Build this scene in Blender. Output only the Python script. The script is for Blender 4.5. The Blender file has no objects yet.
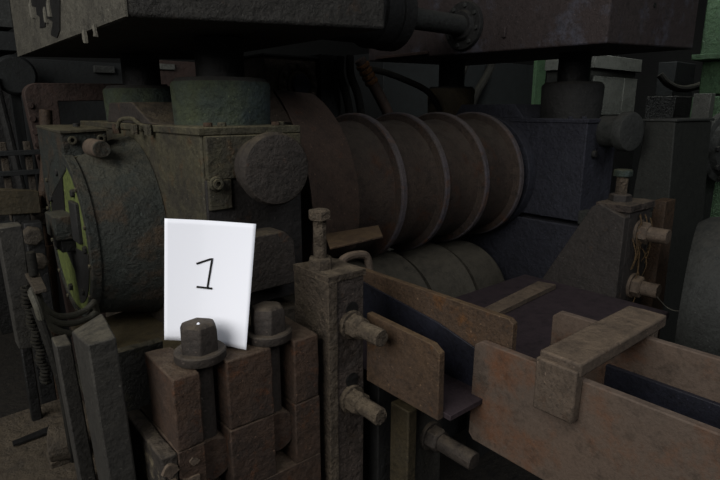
import bpy, bmesh, math, random
from math import pi, sin, cos, radians, atan, sqrt
from mathutils import Vector, Matrix, noise
random.seed(7)
S = bpy.context.scene
C = S.collection

# ------------------------------------------------------------------ camera
# world axes follow the rolling mill: X along the rolls, Y through the mill, Z up
cam_d = bpy.data.cameras.new('camera'); cam = bpy.data.objects.new('camera', cam_d); C.objects.link(cam)
cam_d.sensor_width = 36.0; cam_d.lens = 540/720*36.0; cam_d.clip_start = 0.02
PITCH = atan(130/540)
cam.location = (0, 0, 1.6)
cam.rotation_euler = (pi/2-PITCH, 0, radians(50)-pi/2)
S.camera = cam

# ------------------------------------------------------------------ light
w = bpy.data.worlds.new('world'); S.world = w; w.use_nodes = True
bg = w.node_tree.nodes['Background']
bg.inputs[0].default_value = (0.80, 0.90, 1.0, 1); bg.inputs[1].default_value = 0.045

def area(name, loc, target, size, power, col, spread=180):
    d = bpy.data.lights.new(name, 'AREA'); d.shape = 'RECTANGLE'; d.size, d.size_y = size
    d.energy = power; d.color = col
    d.spread = radians(spread)
    o = bpy.data.objects.new(name, d); C.objects.link(o); o.location = loc
    o.rotation_euler = (Vector(target)-Vector(loc)).to_track_quat('-Z', 'Y').to_euler()
    return o
area('hall_window_light', (-3.6, 0.2, 3.9), (1.0, 1.4, 1.2), (4.6, 3.4), 310, (1.0, 0.975, 0.935))
area('roof_light', (1.2, -3.6, 5.2), (1.4, 1.3, 0.9), (2.5, 2.5), 100, (0.95, 0.97, 1.0))
area('back_fill_light', (4.5, 1.9, 5.6), (5.9, 2.9, 1.5), (1.0, 1.0), 45, (.95, 1.0, .97), 75)  # unseen lamp added to brighten the cabinet and mint machine at the back

S.view_settings.view_transform = 'Standard'; S.view_settings.look = 'None'
S.view_settings.gamma = 1; S.view_settings.exposure = 0.0
S.view_settings.use_curve_mapping = False

# ------------------------------------------------------------------ materials
ALB = .45; SAT = 1.18
def lin(h):
    r = [int(h[i:i+2], 16)/255 for i in (1, 3, 5)]
    v = [c/12.92 if c <= .04045 else ((c+.055)/1.055)**2.4 for c in r]
    g = .3*v[0]+.59*v[1]+.11*v[2]
    return tuple(max(.0005, ALB*(g+(c-g)*SAT)) for c in v)+(1,)

MATS = {}
def mat(name, base, alt=None, dust=None, rust=None, rough=.75, bump=.35, scale=7., dust_amt=.55, rust_amt=.5, grain=120., metallic=0., spec=.35, fleck=.70, pit=.45):
    m = bpy.data.materials.new(name); m.use_nodes = True
    nt = m.node_tree; N = nt.nodes; L = nt.links
    b = N['Principled BSDF']; b.inputs['Roughness'].default_value = rough
    b.inputs['Metallic'].default_value = metallic; b.inputs['Specular IOR Level'].default_value = spec
    tc = N.new('ShaderNodeTexCoord')
    def nz(sc, det=6., r=.6):
        n = N.new('ShaderNodeTexNoise'); n.inputs['Scale'].default_value = sc
        n.inputs['Detail'].default_value = det; n.inputs['Roughness'].default_value = r
        L.new(tc.outputs['Object'], n.inputs['Vector']); return n.outputs['Fac']
    def ramp(src, a, b_):
        r = N.new('ShaderNodeMapRange'); r.inputs['From Min'].default_value = a; r.inputs['From Max'].default_value = b_
        L.new(src, r.inputs['Value']); return r.outputs['Result']
    def mix(f, c1, c2):
        x = N.new('ShaderNodeMix'); x.data_type = 'RGBA'
        L.new(f, x.inputs['Factor'])
        for i, c in ((6, c1), (7, c2)):
            if isinstance(c, tuple): x.inputs[i].default_value = c
            else: L.new(c, x.inputs[i])
        return x.outputs[2]
    col = lin(base)
    a = lin(alt) if alt else tuple(c*.6 for c in col[:3])+(1,)
    cur = mix(ramp(nz(scale), .35, .65), col, a)
    if rust:
        cur = mix(ramp(nz(scale*1.7+1.3, 8., .7), .70-.35*rust_amt, .80-.25*rust_amt), cur, lin(rust))
    def shade(f, c, k):
        x = N.new('ShaderNodeMix'); x.data_type = 'RGBA'; x.blend_type = 'MULTIPLY'
        L.new(f, x.inputs['Factor']); L.new(c, x.inputs[6]); x.inputs[7].default_value = (k, k, k*.97, 1); return x.outputs[2]
    cur = shade(ramp(nz(24., 8., .72), .50, .72), cur, .42)          # old grease patches
    cur = shade(ramp(nz(grain, 4., .7), .48, .70), cur, pit)         # pits
    cur = mix(ramp(nz(grain*.8+9., 3., .6), fleck-.04, fleck+.04), cur, tuple(min(1, c*2.4+.01) for c in col[:3])+(1,))   # pale flecks
    if dust:
        # settled dirt lies on upward faces of the iron
        g = N.new('ShaderNodeNewGeometry'); sx = N.new('ShaderNodeSeparateXYZ'); L.new(g.outputs['Normal'], sx.inputs[0])
        up = ramp(sx.outputs['Z'], .35, .95)
        mu = N.new('ShaderNodeMath'); mu.operation = 'MULTIPLY'; L.new(up, mu.inputs[0]); L.new(ramp(nz(22., 6., .7), .55-.4*dust_amt, .75-.3*dust_amt), mu.inputs[1])
        sp = ramp(nz(34., 8., .75), .60, .72)
        mx = N.new('ShaderNodeMath'); mx.operation = 'MULTIPLY'; L.new(sp, mx.inputs[0]); mx.inputs[1].default_value = .35*dust_amt
        ad = N.new('ShaderNodeMath'); ad.operation = 'MAXIMUM'; L.new(mu.outputs[0], ad.inputs[0]); L.new(mx.outputs[0], ad.inputs[1])
        bv = N.new('ShaderNodeBevel'); bv.samples = 4; bv.inputs['Radius'].default_value = .005
        dp = N.new('ShaderNodeVectorMath'); dp.operation = 'DOT_PRODUCT'; L.new(bv.outputs[0], dp.inputs[0]); L.new(g.outputs['Normal'], dp.inputs[1])
        ed = ramp(dp.outputs['Value'], .97, .80)
        em = N.new('ShaderNodeMath'); em.operation = 'MULTIPLY'; L.new(ed, em.inputs[0]); L.new(ramp(nz(30., 5., .7), .38, .62), em.inputs[1])
        a2 = N.new('ShaderNodeMath'); a2.operation = 'MAXIMUM'; L.new(em.outputs[0], a2.inputs[0]); L.new(ad.outputs[0], a2.inputs[1])
        cur = mix(a2.outputs[0], cur, lin(dust))
    L.new(cur, b.inputs['Base Color'])
    if bump:
        bp = N.new('ShaderNodeBump'); bp.inputs['Strength'].default_value = bump; bp.inputs['Distance'].default_value = .03
        s = N.new('ShaderNodeMath'); s.operation = 'MULTIPLY_ADD'; L.new(nz(grain*.35, 6., .7), s.inputs[0]); s.inputs[1].default_value = 1.; L.new(nz(scale*2.2, 4.), s.inputs[2])
        L.new(s.outputs[0], bp.inputs['Height']); L.new(bp.outputs[0], b.inputs['Normal'])
    MATS[name] = m; return m

M = {}
M['chock'] = mat('olive_grey_iron', '#5f5b48', '#403c34', dust='#7f7860', rust='#5d4a34', rust_amt=.4, scale=9., bump=.5)
M['chock_front'] = mat('darker_front_iron', '#322e2c', '#242222', dust='#5d574a', rust='#4d3c30', rust_amt=.3)  # darker iron for the lower front plate of the left chock
M['boss'] = mat('dusty_brown_iron', '#443d38', '#38332f', dust='#6a604f', rust='#6a4a34', rust_amt=.25, bump=.5)
M['blue_iron'] = mat('sky_tinted_iron', '#3f414c', '#343540', dust='#4b4b52', bump=.45)  # bluish tint of the daylight put into the iron colour
M['dark_iron'] = mat('dark_iron', '#2f2f2e', '#222222', dust='#4b483f')
M['black_iron'] = mat('black_oily_iron', '#191817', '#101010', rough=.6)
M['green_iron'] = mat('dark_green_painted_iron', '#3d4440', '#34352f', dust='#5f5d50', rust='#574838', rust_amt=.55, bump=.8, scale=5.)
M['jack_green'] = mat('olive_green_paint', '#525a42', '#3c4a4e', dust='#5b5a48', rust='#4a4636', rust_amt=.3, bump=.6, scale=5.)
M['bright_green'] = mat('yellow_green_paint', '#7f8a55', '#6d7848', rust='#2b2c22', rust_amt=.18, grain=80.)
M['roll'] = mat('worn_roll_iron', '#5a4c42', '#453a34', dust='#5f564c', rust='#5a3c2a', rust_amt=.45, bump=.45, scale=3., grain=190., pit=.35)
M['roll_rim'] = mat('lit_roll_rim_iron', '#6f6560', '#5c5861', dust='#7a7370', rust='#7a5638', rust_amt=.5, bump=.2, scale=4.)  # rim tips coloured lighter, as if catching the light
M['lower_roll'] = mat('grey_roll_iron', '#68645a', '#545048', dust='#726c60', rust='#574a3e', rust_amt=.3, bump=.3)
M['guard'] = mat('smooth_brown_sheet', '#5c4b41', '#4e4038', rust='#664532', rust_amt=.3, bump=.12)
M['block'] = mat('rusty_brown_iron', '#5c483b', '#463a33', dust='#736455', rust='#74492e', rust_amt=.4, bump=.45)
M['end'] = mat('crusted_brown_iron', '#4a423b', '#3b3632', dust='#6a6054', rust='#978c76', rust_amt=.52, bump=.6, scale=9.)
M['mossy'] = mat('mossy_dark_iron', '#2e2d26', '#24231f', dust='#57513f', rust='#4c4a30', rust_amt=.3, bump=.6)
M['bolt'] = mat('grey_brown_bolt_iron', '#4a423c', '#3e3834', dust='#6a6054', rust='#54402f', rust_amt=.2, bump=.3)
M['crust'] = mat('caked_dirt', '#75695a', '#5d5247', dust='#857866', rust='#4a4038', rust_amt=.3, bump=1., grain=70.)
M['post'] = mat('grease_caked_iron', '#63574f', '#4c4440', dust='#857767', rust='#5a4a3c', rust_amt=.4, bump=.9, grain=80.)
M['trough'] = mat('rust_dusted_plate', '#77665a', '#6b5f56', dust='#84756a', rust='#7a5844', rust_amt=.5, bump=.25, scale=2.2, fleck=.80, pit=.75)
M['channel'] = mat('scale_rusted_plate', '#685340', '#524338', dust='#77634c', rust='#765334', rust_amt=.4, bump=.4, scale=5.)
M['strap'] = mat('dusty_flat_iron', '#74665a', '#655a50', dust='#8a7a6a', rust='#6b5240', rust_amt=.3, bump=.35)
M['blue_floor'] = mat('blue_black_steel', '#2b2d3a', '#23242d', dust='#3a3a42', rough=.5, bump=.15)
M['web'] = mat('grey_brown_plate', '#45403d', '#3b3735', dust='#625950', rust='#544539', rust_amt=.25, bump=.35)
M['table'] = mat('violet_brown_plate', '#40343a', '#352d31', dust='#453a3e', rust='#4a382f', rust_amt=.2, bump=.2)
M['beam_l'] = mat('lit_flaking_grey_paint', '#6f6c62', '#5d5a52', dust='#807c70', rust='#45423e', rust_amt=.28, bump=.6, scale=6.)  # beam end: stronger light on this side put into a paler paint
M['beam_front'] = mat('shaded_dirty_slate_paint', '#4b4945', '#3b3936', dust='#5f5a50', rust='#54463a', rust_amt=.35, bump=.7)  # beam front: the dimmer side, its shade put into a darker paint
M['beam_r'] = mat('worn_brown_grey_paint', '#4a4140', '#433838', dust='#56504c', rust='#62636f', rust_amt=.5, bump=.35, scale=2.)
M['front_bar'] = mat('dark_dusty_bar', '#44423d', '#3a3835', dust='#6f6a5e', rust='#4c4740', rust_amt=.3, bump=.3)
M['bed'] = mat('earthy_bed_iron', '#574e42', '#453e36', dust='#62584a', rust='#5a4a3c', rust_amt=.35, bump=.6)
M['frame'] = mat('red_brown_paint', '#4d3c36', '#40332e', dust='#5b4a42', rust='#4a4038', rust_amt=.3, bump=.3)
M['copper'] = mat('rusty_orange_pipe', '#57412f', '#46382c', dust='#614c39', bump=.4)
M['orange'] = mat('faded_orange_tape', '#8a5f34', '#6a4a30', bump=.5)
M['rubber'] = mat('black_rubber_hose', '#33322f', '#262523', dust='#3c3a33', rough=.9, bump=.2, spec=.1)
M['hose_grey'] = mat('dusty_rubber_hose', '#5d5b4f', '#4a483f', dust='#66635a', rough=.7, bump=.2)
M['pillar'] = mat('grey_green_pillar_paint', '#333531', '#2c2e2a', dust='#4a4a44', bump=.2, scale=3.)
M['mint'] = mat('mint_green_paint', '#6b8a69', '#5a755a', rust='#41493f', rust_amt=.3, bump=.5, scale=5.)
M['cabinet'] = mat('pale_grey_paint', '#7a7b75', '#6a6b66', rust='#4c4d49', rust_amt=.2, bump=.2)
M['panel'] = mat('slate_panel_paint', '#232728', '#1c1f20', bump=.15)
M['casting'] = mat('grey_casting', '#454745', '#393b39', dust='#504f4a', bump=.3)
M['yellow_beam'] = mat('dull_yellow_paint', '#564c38', '#463f30', dust='#60563f', bump=.3)
M['wall'] = mat('sooty_wall', '#1a1c1a', '#141615', bump=.3, scale=2.)
M['floor'] = mat('oily_floor', '#2a2724', '#1f1d1b', dust='#38342e', bump=.5, scale=3.)
M['wool'] = mat('frayed_jute', '#7a6344', '#5d4b36', bump=.6)
M['flake'] = mat('pale_paint_flake', '#8d8a80', '#77746a', bump=.2)
M['ink'] = mat('black_marker_ink', '#161515', '#121212', bump=0)

def paper_mat():
    m = bpy.data.materials.new('white_paper'); m.use_nodes = True
    b = m.node_tree.nodes['Principled BSDF']
    b.inputs['Base Color'].default_value = (.80, .82, .89, 1); b.inputs['Roughness'].default_value = .85
    b.inputs['Specular IOR Level'].default_value = .2
    return m
M['paper'] = paper_mat()

# ------------------------------------------------------------------ mesh helpers
class MB:
    """collects shapes in world coordinates and links them as one mesh object"""
    def __init__(s): s.bm = bmesh.new()
    def _xf(s, vs, mtx):
        if mtx is not None: bmesh.ops.transform(s.bm, matrix=mtx, verts=vs)
        return vs
    def box(s, x0, x1, y0, y1, z0, z1, mtx=None):
        P = [(x, y, z) for x in (x0, x1) for y in (y0, y1) for z in (z0, z1)]
        return s.hexa(P, mtx)
    def hexa(s, P, mtx=None):   # 8 points ordered x,y,z binary
        v = [s.bm.verts.new(p) for p in P]
        for f in ((0,1,3,2),(4,6,7,5),(0,4,5,1),(2,3,7,6),(0,2,6,4),(1,5,7,3)): s.bm.faces.new([v[i] for i in f])
        s._xf(v, mtx); return s
    def prism(s, pts, axis, a, b):  # polygon in the plane perpendicular to axis
        def put(p, t):
            return {'x': (t, p[0], p[1]), 'y': (p[0], t, p[1]), 'z': (p[0], p[1], t)}[axis]
        v0 = [s.bm.verts.new(put(p, a)) for p in pts]; v1 = [s.bm.verts.new(put(p, b)) for p in pts]
        n = len(pts)
        s.bm.faces.new(v0); s.bm.faces.new(list(reversed(v1)))
        for i in range(n): s.bm.faces.new((v0[i], v1[i], v1[(i+1) % n], v0[(i+1) % n]))
        return s
    def lathe(s, c, d, prof, seg=48, a0=0., closed=True):   # prof: (t along d, r)
        d = Vector(d).normalized(); c = Vector(c)
        u = d.orthogonal().normalized()
        if abs(d.z) < .9: u = (Vector((0, 0, 1))-d*d.z).normalized()
        v = d.cross(u)
        rings = []
        for t, r in prof:
            if r < 1e-6: rings.append([s.bm.verts.new(c+d*t)])
            else: rings.append([s.bm.verts.new(c+d*t+(u*cos(a0+2*pi*i/seg)+v*sin(a0+2*pi*i/seg))*r) for i in range(seg)])
        for A, B in zip(rings, rings[1:]):
            if len(A) == 1 and len(B) == 1: continue
            for i in range(seg):
                j = (i+1) % seg
                if len(A) == 1: s.bm.faces.new((A[0], B[j], B[i]))
                elif len(B) == 1: s.bm.faces.new((A[i], A[j], B[0]))
                else: s.bm.faces.new((A[i], A[j], B[j], B[i]))
        if closed:
            if len(rings[0]) > 1: s.bm.faces.new(list(reversed(rings[0])))
            if len(rings[-1]) > 1: s.bm.faces.new(rings[-1])
        return s
    def cyl(s, c, d, L, r, r2=None, seg=32, ch=0.):
        r2 = r if r2 is None else r2
        if ch: pr = [(0, r-ch), (ch, r), (L-ch, r2), (L, r2-ch)]
        else: pr = [(0, r), (L, r2)]
        return s.lathe(c, d, pr, seg)
    def hex(s, c, d, L, r, a0=0., dome=True):
        pr = [(0, r), (L*.86, r), (L, r*.84)] if dome else [(0, r), (L, r)]
        return s.lathe(c, d, pr, 6, a0)
    def ring(s, c, d, L, r0, r1, seg=48):
        return s.lathe(c, d, [(0, r0), (0, r1), (L, r1), (L, r0), (0, r0)], seg, closed=False)
    def tube(s, pts, r, seg=10, sub=6):
        pts = [Vector(p) for p in pts]
        if len(pts) > 2 and sub > 1:
            q = []
            for i in range(len(pts)-1):
                p0 = pts[max(i-1, 0)]; p1 = pts[i]; p2 = pts[i+1]; p3 = pts[min(i+2, len(pts)-1)]
                for k in range(sub):
                    t = k/sub
                    q.append(.5*((2*p1)+(p2-p0)*t+(2*p0-5*p1+4*p2-p3)*t*t+(3*p1-p0-3*p2+p3)*t**3))
            q.append(pts[-1]); pts = q
        up = None; rings = []
        for i, p in enumerate(pts):
            d = (pts[min(i+1, len(pts)-1)]-pts[max(i-1, 0)]).normalized()
            if up is None: up = d.orthogonal().normalized()
            up = (up-d*up.dot(d)).normalized(); v = d.cross(up)
            rr = r(i/(len(pts)-1)) if callable(r) else r
            rings.append([s.bm.verts.new(p+(up*cos(2*pi*k/seg)+v*sin(2*pi*k/seg))*rr) for k in range(seg)])
        for A, B in zip(rings, rings[1:]):
            for k in range(seg): s.bm.faces.new((A[k], A[(k+1) % seg], B[(k+1) % seg], B[k]))
        s.bm.faces.new(list(reversed(rings[0]))); s.bm.faces.new(rings[-1]); return s
    def rough(s, cuts, amp, freq, seed=0.):   # lumpy caked surface
        bmesh.ops.subdivide_edges(s.bm, edges=s.bm.edges[:], cuts=cuts, use_grid_fill=True)
        s.bm.normal_update()
        for v in s.bm.verts:
            n = noise.fractal(v.co*freq+Vector((seed, seed*2, 0)), .8, 2., 3)
            v.co += v.normal*n*amp
        return s
    def build(s, name, m, parent=None, bevel=.004, seg=2, angle=35):
        bm = s.bm; bmesh.ops.recalc_face_normals(bm, faces=bm.faces[:])
        off = world_loc(parent) if parent else Vector((0, 0, 0))
        if not parent:      # origin at the foot of the mesh
            lo = [min(v.co[i] for v in bm.verts) for i in range(3)]; hi = [max(v.co[i] for v in bm.verts) for i in range(3)]
            off = Vector(((lo[0]+hi[0])/2, (lo[1]+hi[1])/2, lo[2]))
        for v in bm.verts: v.co -= off
        me = bpy.data.meshes.new(name); bm.to_mesh(me); bm.free()
        for p in me.polygons: p.use_smooth = True
        me.set_sharp_from_angle(angle=radians(angle))
        me.materials.append(m)
        o = bpy.data.objects.new(name, me); C.objects.link(o)
        if parent: o.parent = parent
        else: o.location = off
        if bevel:
            b = o.modifiers.new('bevel', 'BEVEL'); b.width = bevel; b.segments = seg; b.limit_method = 'ANGLE'; b.angle_limit = radians(40); b.harden_normals = False
        return o

def world_loc(o):
    v = Vector((0, 0, 0))
    while o: v += Vector(o.location); o = o.parent
    return v

def tag(o, label, cat, group=None):
    o['label'] = label; o['category'] = cat
    if group: o['group'] = group
    return o
def thing(name, loc, label, cat, group=None):
    o = bpy.data.objects.new(name, None); C.objects.link(o); o.location = loc; o.empty_display_size = .05
    return tag(o, label, cat, group)
def struct(o): o['kind'] = 'structure'; return o

# ------------------------------------------------------------------ the hall
struct(MB().box(-6, 9, -5, 9, -.1, 0).build('floor', M['floor'], bevel=0))
struct(MB().box(-6, 9, 8.0, 8.2, 0, 6).build('wall_back', M['wall'], bevel=0))
struct(MB().box(9, 9.2, -5, 8.2, 0, 6).build('wall_right', M['wall'], bevel=0))

AX_Y, AX_Z = 2.15, 1.21          # axis of the upper roll

# ------------------------------------------------------------------ mill bed
for x, lb in ((.62, 'dark iron bed block under the left bearing chocks'), (3.02, 'dark iron bed block under the right bearing chocks')):
    b = thing('bed_block', (x+.1, 2.1, 0), lb, 'machine bed', 'bed blocks under the bearing chocks')
    MB().box(x-.14, x+.36, 1.44, 2.68, 0, .10).build('base', M['dark_iron'], b)
    MB().box(x+.03, x+.36, 1.52, 2.66, .10, .4995).build('pad', M['dark_iron'], b)

# ------------------------------------------------------------------ bearing chocks
def bolt_head(parent, c, d, r, L, m, name='bolt', a0=0.):
    return MB().hex(c, d, L, r, a0).build(name, m, parent, bevel=.0015)

# left upper chock
c = thing('bearing_chock', (.83, AX_Y, .98), 'olive grey upper bearing chock with round blank boss, behind the numbered paper', 'bearing housing', 'upper bearing chocks')
MB().prism([(1.5, .98), (1.5, 1.535), (2.8, 1.535), (2.8, .98)], 'x', .66, .997).build('body', M['chock'], c, bevel=.006)
MB().box(.652, 1.002, 1.492, 2.80, 1.528, 1.552).build('cover_plate', M['chock'], c)
MB().box(.668, .993, 1.480, 1.503, 1.40, 1.527).build('face_plate', M['chock'], c)
MB().box(.668, .742, 1.480, 1.503, 1.31, 1.3999).build('plug_plate', M['chock'], c)
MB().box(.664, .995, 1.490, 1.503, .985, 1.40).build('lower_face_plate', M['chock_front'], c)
bo = MB().lathe((.840, 1.50, 1.432), (-.10, -1, 0), [(0, .088), (.02, .086), (.10, .088), (.101, .100), (.106, .106), (.135, .107), (.146, .100), (.150, .085), (.150, 0)], 56).build('boss', M['boss'], c, bevel=0)
pl = MB().cyl((.690, 1.481, 1.39), (0, -1, 0), .012, .022).build('plug', M['chock'], c)
MB().ring((.690, 1.472, 1.39), (0, -1, 0), .012, .008, .015, 24).build('plug_ring', M['chock'], pl, bevel=0)
for x, y in ((.70, 1.53), (.745, 1.53), (.93, 1.53), (.955, 1.54)):
    bolt_head(c, (x, y, 1.552), (0, 0, 1), .014, .012, M['copper'] if x in (.70, .93) else M['chock'])
# sloped shoulder that joins the chock to the coupling barrel
MB().prism([(1.78, 1.552), (1.90, 1.56), (2.07, 1.628), (2.34, 1.628), (2.39, 1.552)], 'x', .66, .995).build('hump', M['boss'], c)
MB().prism([(.70, 1.06), (.70, 1.20), (.72, 1.235), (.87, 1.235), (.905, 1.20), (.915, 1.06)], 'y', 1.40, 1.49).build('lug', M['boss'], c, bevel=.005)

# left lower chock
lc = thing('lower_bearing_chock', (.83, AX_Y, .5), 'mossy lower bearing chock under the olive grey upper chock, left of the rolls', 'bearing housing', 'lower bearing chocks')
MB().box(.665, 1.00, 1.52, 2.8, .5, .93).build('body', M['bed'], lc, bevel=.008)
MB().box(.40, .66, 1.40, 2.2, .75, .800).rough(6, .012, 9, 2.).build('dirt_ledge', M['yellow_beam'], lc)
MB().box(.325, .47, 1.40, 1.43, .35, .985).rough(5, .005, 11, 7.).build('front_plate', M['mossy'], lc)
# right upper chock
c = thing('bearing_chock', (3.04, AX_Y, .985), 'blue grey upper bearing chock with small round boss, right of the grooved rolls', 'bearing housing', 'upper bearing chocks')
MB().box(2.87, 3.22, 1.5, 2.85, .985, 1.535).build('body', M['blue_iron'], c, bevel=.006)
MB().box(2.862, 3.228, 1.492, 2.85, 1.53, 1.553).build('cover_plate', M['blue_iron'], c)
MB().prism([(1.90, 1.553), (1.97, 1.635), (2.38, 1.635), (2.44, 1.553)], 'x', 2.87, 3.2).build('hump', M['blue_iron'], c)
MB().ring((2.80, AX_Y, AX_Z), (1, 0, 0), .071, .18, .36, 64).build('seal_collar', M['blue_iron'], c)
MB().lathe((3.06, 1.50, 1.485), (-.22, -1, 0), [(0, .085), (.12, .085), (.121, .100), (.126, .106), (.165, .107), (.178, .1), (.182, .085), (.182, 0)], 56).build('boss', M['casting'], c, bevel=0)
MB().cyl((2.96, 1.50, 1.36), (0, -1, 0), .02, .02).build('plug', M['dark_iron'], c)
MB().box(2.86, 2.95, 1.42, 1.50, .975, 1.05).build('lug', M['casting'], c)
for y in (1.54, 1.62): bolt_head(c, (2.90, y, 1.553), (0, 0, 1), .014, .012, M['blue_iron'])
# right lower chock
lc = thing('lower_bearing_chock', (3.04, AX_Y, .5), 'dark lower bearing chock below the blue grey chock, behind the gusset plate', 'bearing housing', 'lower bearing chocks')
MB().box(2.875, 3.25, 1.5, 2.8, .5, .955).build('body', M['blue_iron'], lc, bevel=.008)
MB().box(2.78, 2.90, 1.48, 1.60, .5, .66).build('foot', M['dark_iron'], lc, bevel=.008)

# ------------------------------------------------------------------ coupling end cap on the left chock
e = thing('coupling_cover', (.55, AX_Y, .86), 'round dark green bearing cover with a bright green disc inside, left of the paper', 'bearing cover')
CZ = 1.16
MB().lathe((.445, AX_Y, CZ), (1, 0, 0), [(0, .294), (.012, .302), (.10, .318), (.212, .345)], 72).build('barrel', M['green_iron'], e, bevel=0)
MB().ring((.415, AX_Y, CZ), (1, 0, 0), .032, .279, .305, 72).build('flange', M['green_iron'], e, bevel=.003)
MB().cyl((.421, AX_Y, CZ), (1, 0, 0), .02, .280, seg=64).build('green_disc', M['bright_green'], e, bevel=0)
MB().prism([(AX_Y+.255*cos(a), CZ+.255*sin(a)) for a in [radians(k) for k in range(8, 100, 8)]]+[(AX_Y+.02, CZ+.04), (AX_Y+.22, CZ+.03)], 'x', .418, .423).build('recess_shade', M['black_iron'], e, bevel=0)  # flat black sheet painting the shade inside a recess
MB().prism([(AX_Y+.255*cos(a), CZ+.255*sin(a)) for a in [radians(k) for k in range(185, 262, 8)]]+[(AX_Y-.03, CZ-.13), (AX_Y+.12, CZ-.05)], 'x', .418, .423).build('dark_pad', M['dark_iron'], e, bevel=0)  # dark flat patch on the lower part of the disc
MB().box(.36, .43, 2.05, 2.20, CZ+.0, CZ+.085).build('hub_block', M['green_iron'], e, bevel=.006)
MB().box(.375, .43, 2.06, 2.19, CZ-.045, CZ+.0).build('hub_shade', M['black_iron'], e, bevel=.003)  # black box standing for the shade in the recess below the hub
MB().box(.408, .43, 1.95, 2.04, CZ-.0, CZ+.14).build('hub_clip', M['dark_iron'], e, bevel=.004)
for k in range(14):
    a = 2*pi*k/14+.2
    if sin(a) < .75: bolt_head(e, (.415, AX_Y+.291*cos(a), CZ+.291*sin(a)), (-1, 0, 0), .008, .007, M['chock'])
for k in range(7):
    a = 2*pi*k/7+.5
    bolt_head(e, (.421, AX_Y+.235*cos(a), CZ+.225*sin(a)), (-1, 0, 0), .014, .012, M['dark_iron'], 'disc_bolt')
MB().hexa([(.416, 2.06, 1.40), (.416, 2.06, 1.525), (.416, 2.47, 1.22), (.416, 2.46, 1.535), (.563, 2.06, 1.42), (.563, 2.06, 1.530), (.563, 2.40, 1.42), (.563, 2.40, 1.535)]).build('top_block', M['green_iron'], e, bevel=.006)
MB().hexa([(.412, 2.05, 1.523), (.412, 2.05, 1.533), (.414, 2.46, 1.533), (.414, 2.46, 1.543), (.567, 2.05, 1.528), (.567, 2.05, 1.538), (.567, 2.46, 1.533), (.567, 2.46, 1.543)]).build('top_plate', M['chock'], e, bevel=.002)
for x, z in ((.448, 1.50), (.54, 1.502), (.452, 1.432)):
    s_ = MB().ring((x, 2.06, z), (0, -1, 0), .014, .007, .014, 20).build('cap_screw', M['chock'], e, bevel=.001)
st = MB().cyl((.508, 2.06, 1.474), (0, -1, 0), .115, .031, .029, 32, .003).build('stub', M['strap'], e, bevel=0)
MB().cyl((.508, 1.944, 1.474), (0, -1, 0), .012, .027, seg=32).build('stub_end', M['green_iron'], st, bevel=.001)
MB().cyl((.50, 2.2, 1.541), (0, 0, 1), .012, .012).build('breather', M['dark_iron'], e, bevel=.001)
MB().tube([(.60, 2.06, 1.535), (.61, 2.05, 1.565), (.64, 2.02, 1.57), (.655, 1.98, 1.55), (.66, 1.93, 1.545)], .007).build('grease_pipe', M['chock'], e, bevel=0)
for x, y in ((.60, 2.07), (.625, 1.95), (.64, 1.86)):
    MB().hex((x, y, 1.518), (0, 0, 1), .034, .014).build('pipe_nut', M['copper'] if x < .61 else M['chock'], e, bevel=.001)

# ------------------------------------------------------------------ screw-down jacks
def jack(x, y, r, label, m, z0=1.552, z1=1.69, ztop=1.83, cr=.08):
    t = thing('screw_jack', (x, y, z0), label, 'screw jack', 'screw jacks between chocks and crosshead beams')
    MB().lathe((x, y, z0), (0, 0, 1), [(0, r*.97), (.05, r*.98), (z1-z0-.012, r), (z1-z0, r*.97)], 56).build('base', m, t, bevel=0)
    MB().rough_ring = None
    g = MB().lathe((x, y, z1), (0, 0, 1), [(0, r*.95), (.012, r*.9), (.010, cr)], 40, closed=False).build('dirt_collar', M['dark_iron'], t, bevel=0)
    MB().cyl((x, y, z1), (0, 0, 1), ztop-z1, cr, seg=40).build('screw', M['black_iron'], t, bevel=0)
    return t
jack(.862, 1.76, .165, 'olive green screw jack base standing on the near end of the left chock', M['jack_green'])
jack(.868, 2.55, .165, 'olive green screw jack base farther back on the left chock, half in shadow', M['jack_green'])
jack(3.09, 1.73, .175, 'dark screw jack standing on the right chock beside the pale cabinet', M['dark_iron'], 1.553, 1.745, 1.93, .09)
jack(3.04, 2.62, .165, 'dark olive screw jack at the back of the right chock, in deep shade', M['yellow_beam'], 1.553, 1.745, 1.93, .09)

# ------------------------------------------------------------------ crosshead beams
t = thing('crosshead_beam', (.87, AX_Y, 1.81), 'flaking grey crosshead beam at top left, above the paper', 'machine beam', 'crosshead beams')
B0 = [(.458, 1.40, 1.815), (.458, 1.40, 2.5), (.458, 2.88, 1.828), (.458, 2.88, 2.5), (1.285, 1.40, 1.858), (1.285, 1.40, 2.5), (1.285, 2.88, 1.86), (1.285, 2.88, 2.5)]
MB().hexa(B0).build('body', M['beam_front'], t, bevel=.01)
MB().hexa([(.452, 1.40, 1.815), (.452, 1.40, 2.5), (.452, 2.88, 1.828), (.452, 2.88, 2.5), (.458, 1.40, 1.815), (.458, 1.40, 2.5), (.458, 2.88, 1.828), (.458, 2.88, 2.5)]).build('lit_end', M['beam_l'], t, bevel=0)  # end skin coloured lighter than the body for light from that side
pp = [(2.479, 1.985), (2.361, 1.962), (2.362, 1.936), (2.316, 1.923), (2.34, 1.889), (2.256, 1.883), (2.221, 1.912), (2.127, 1.885), (2.18, 1.849), (2.099, 1.832), (2.045, 1.851), (1.997, 1.935), (1.953, 2.013), (2.432, 2.098)]
MB().prism(pp, 'x', .449, .453).build('bare_patch', M['black_iron'], t, bevel=0)
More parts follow.
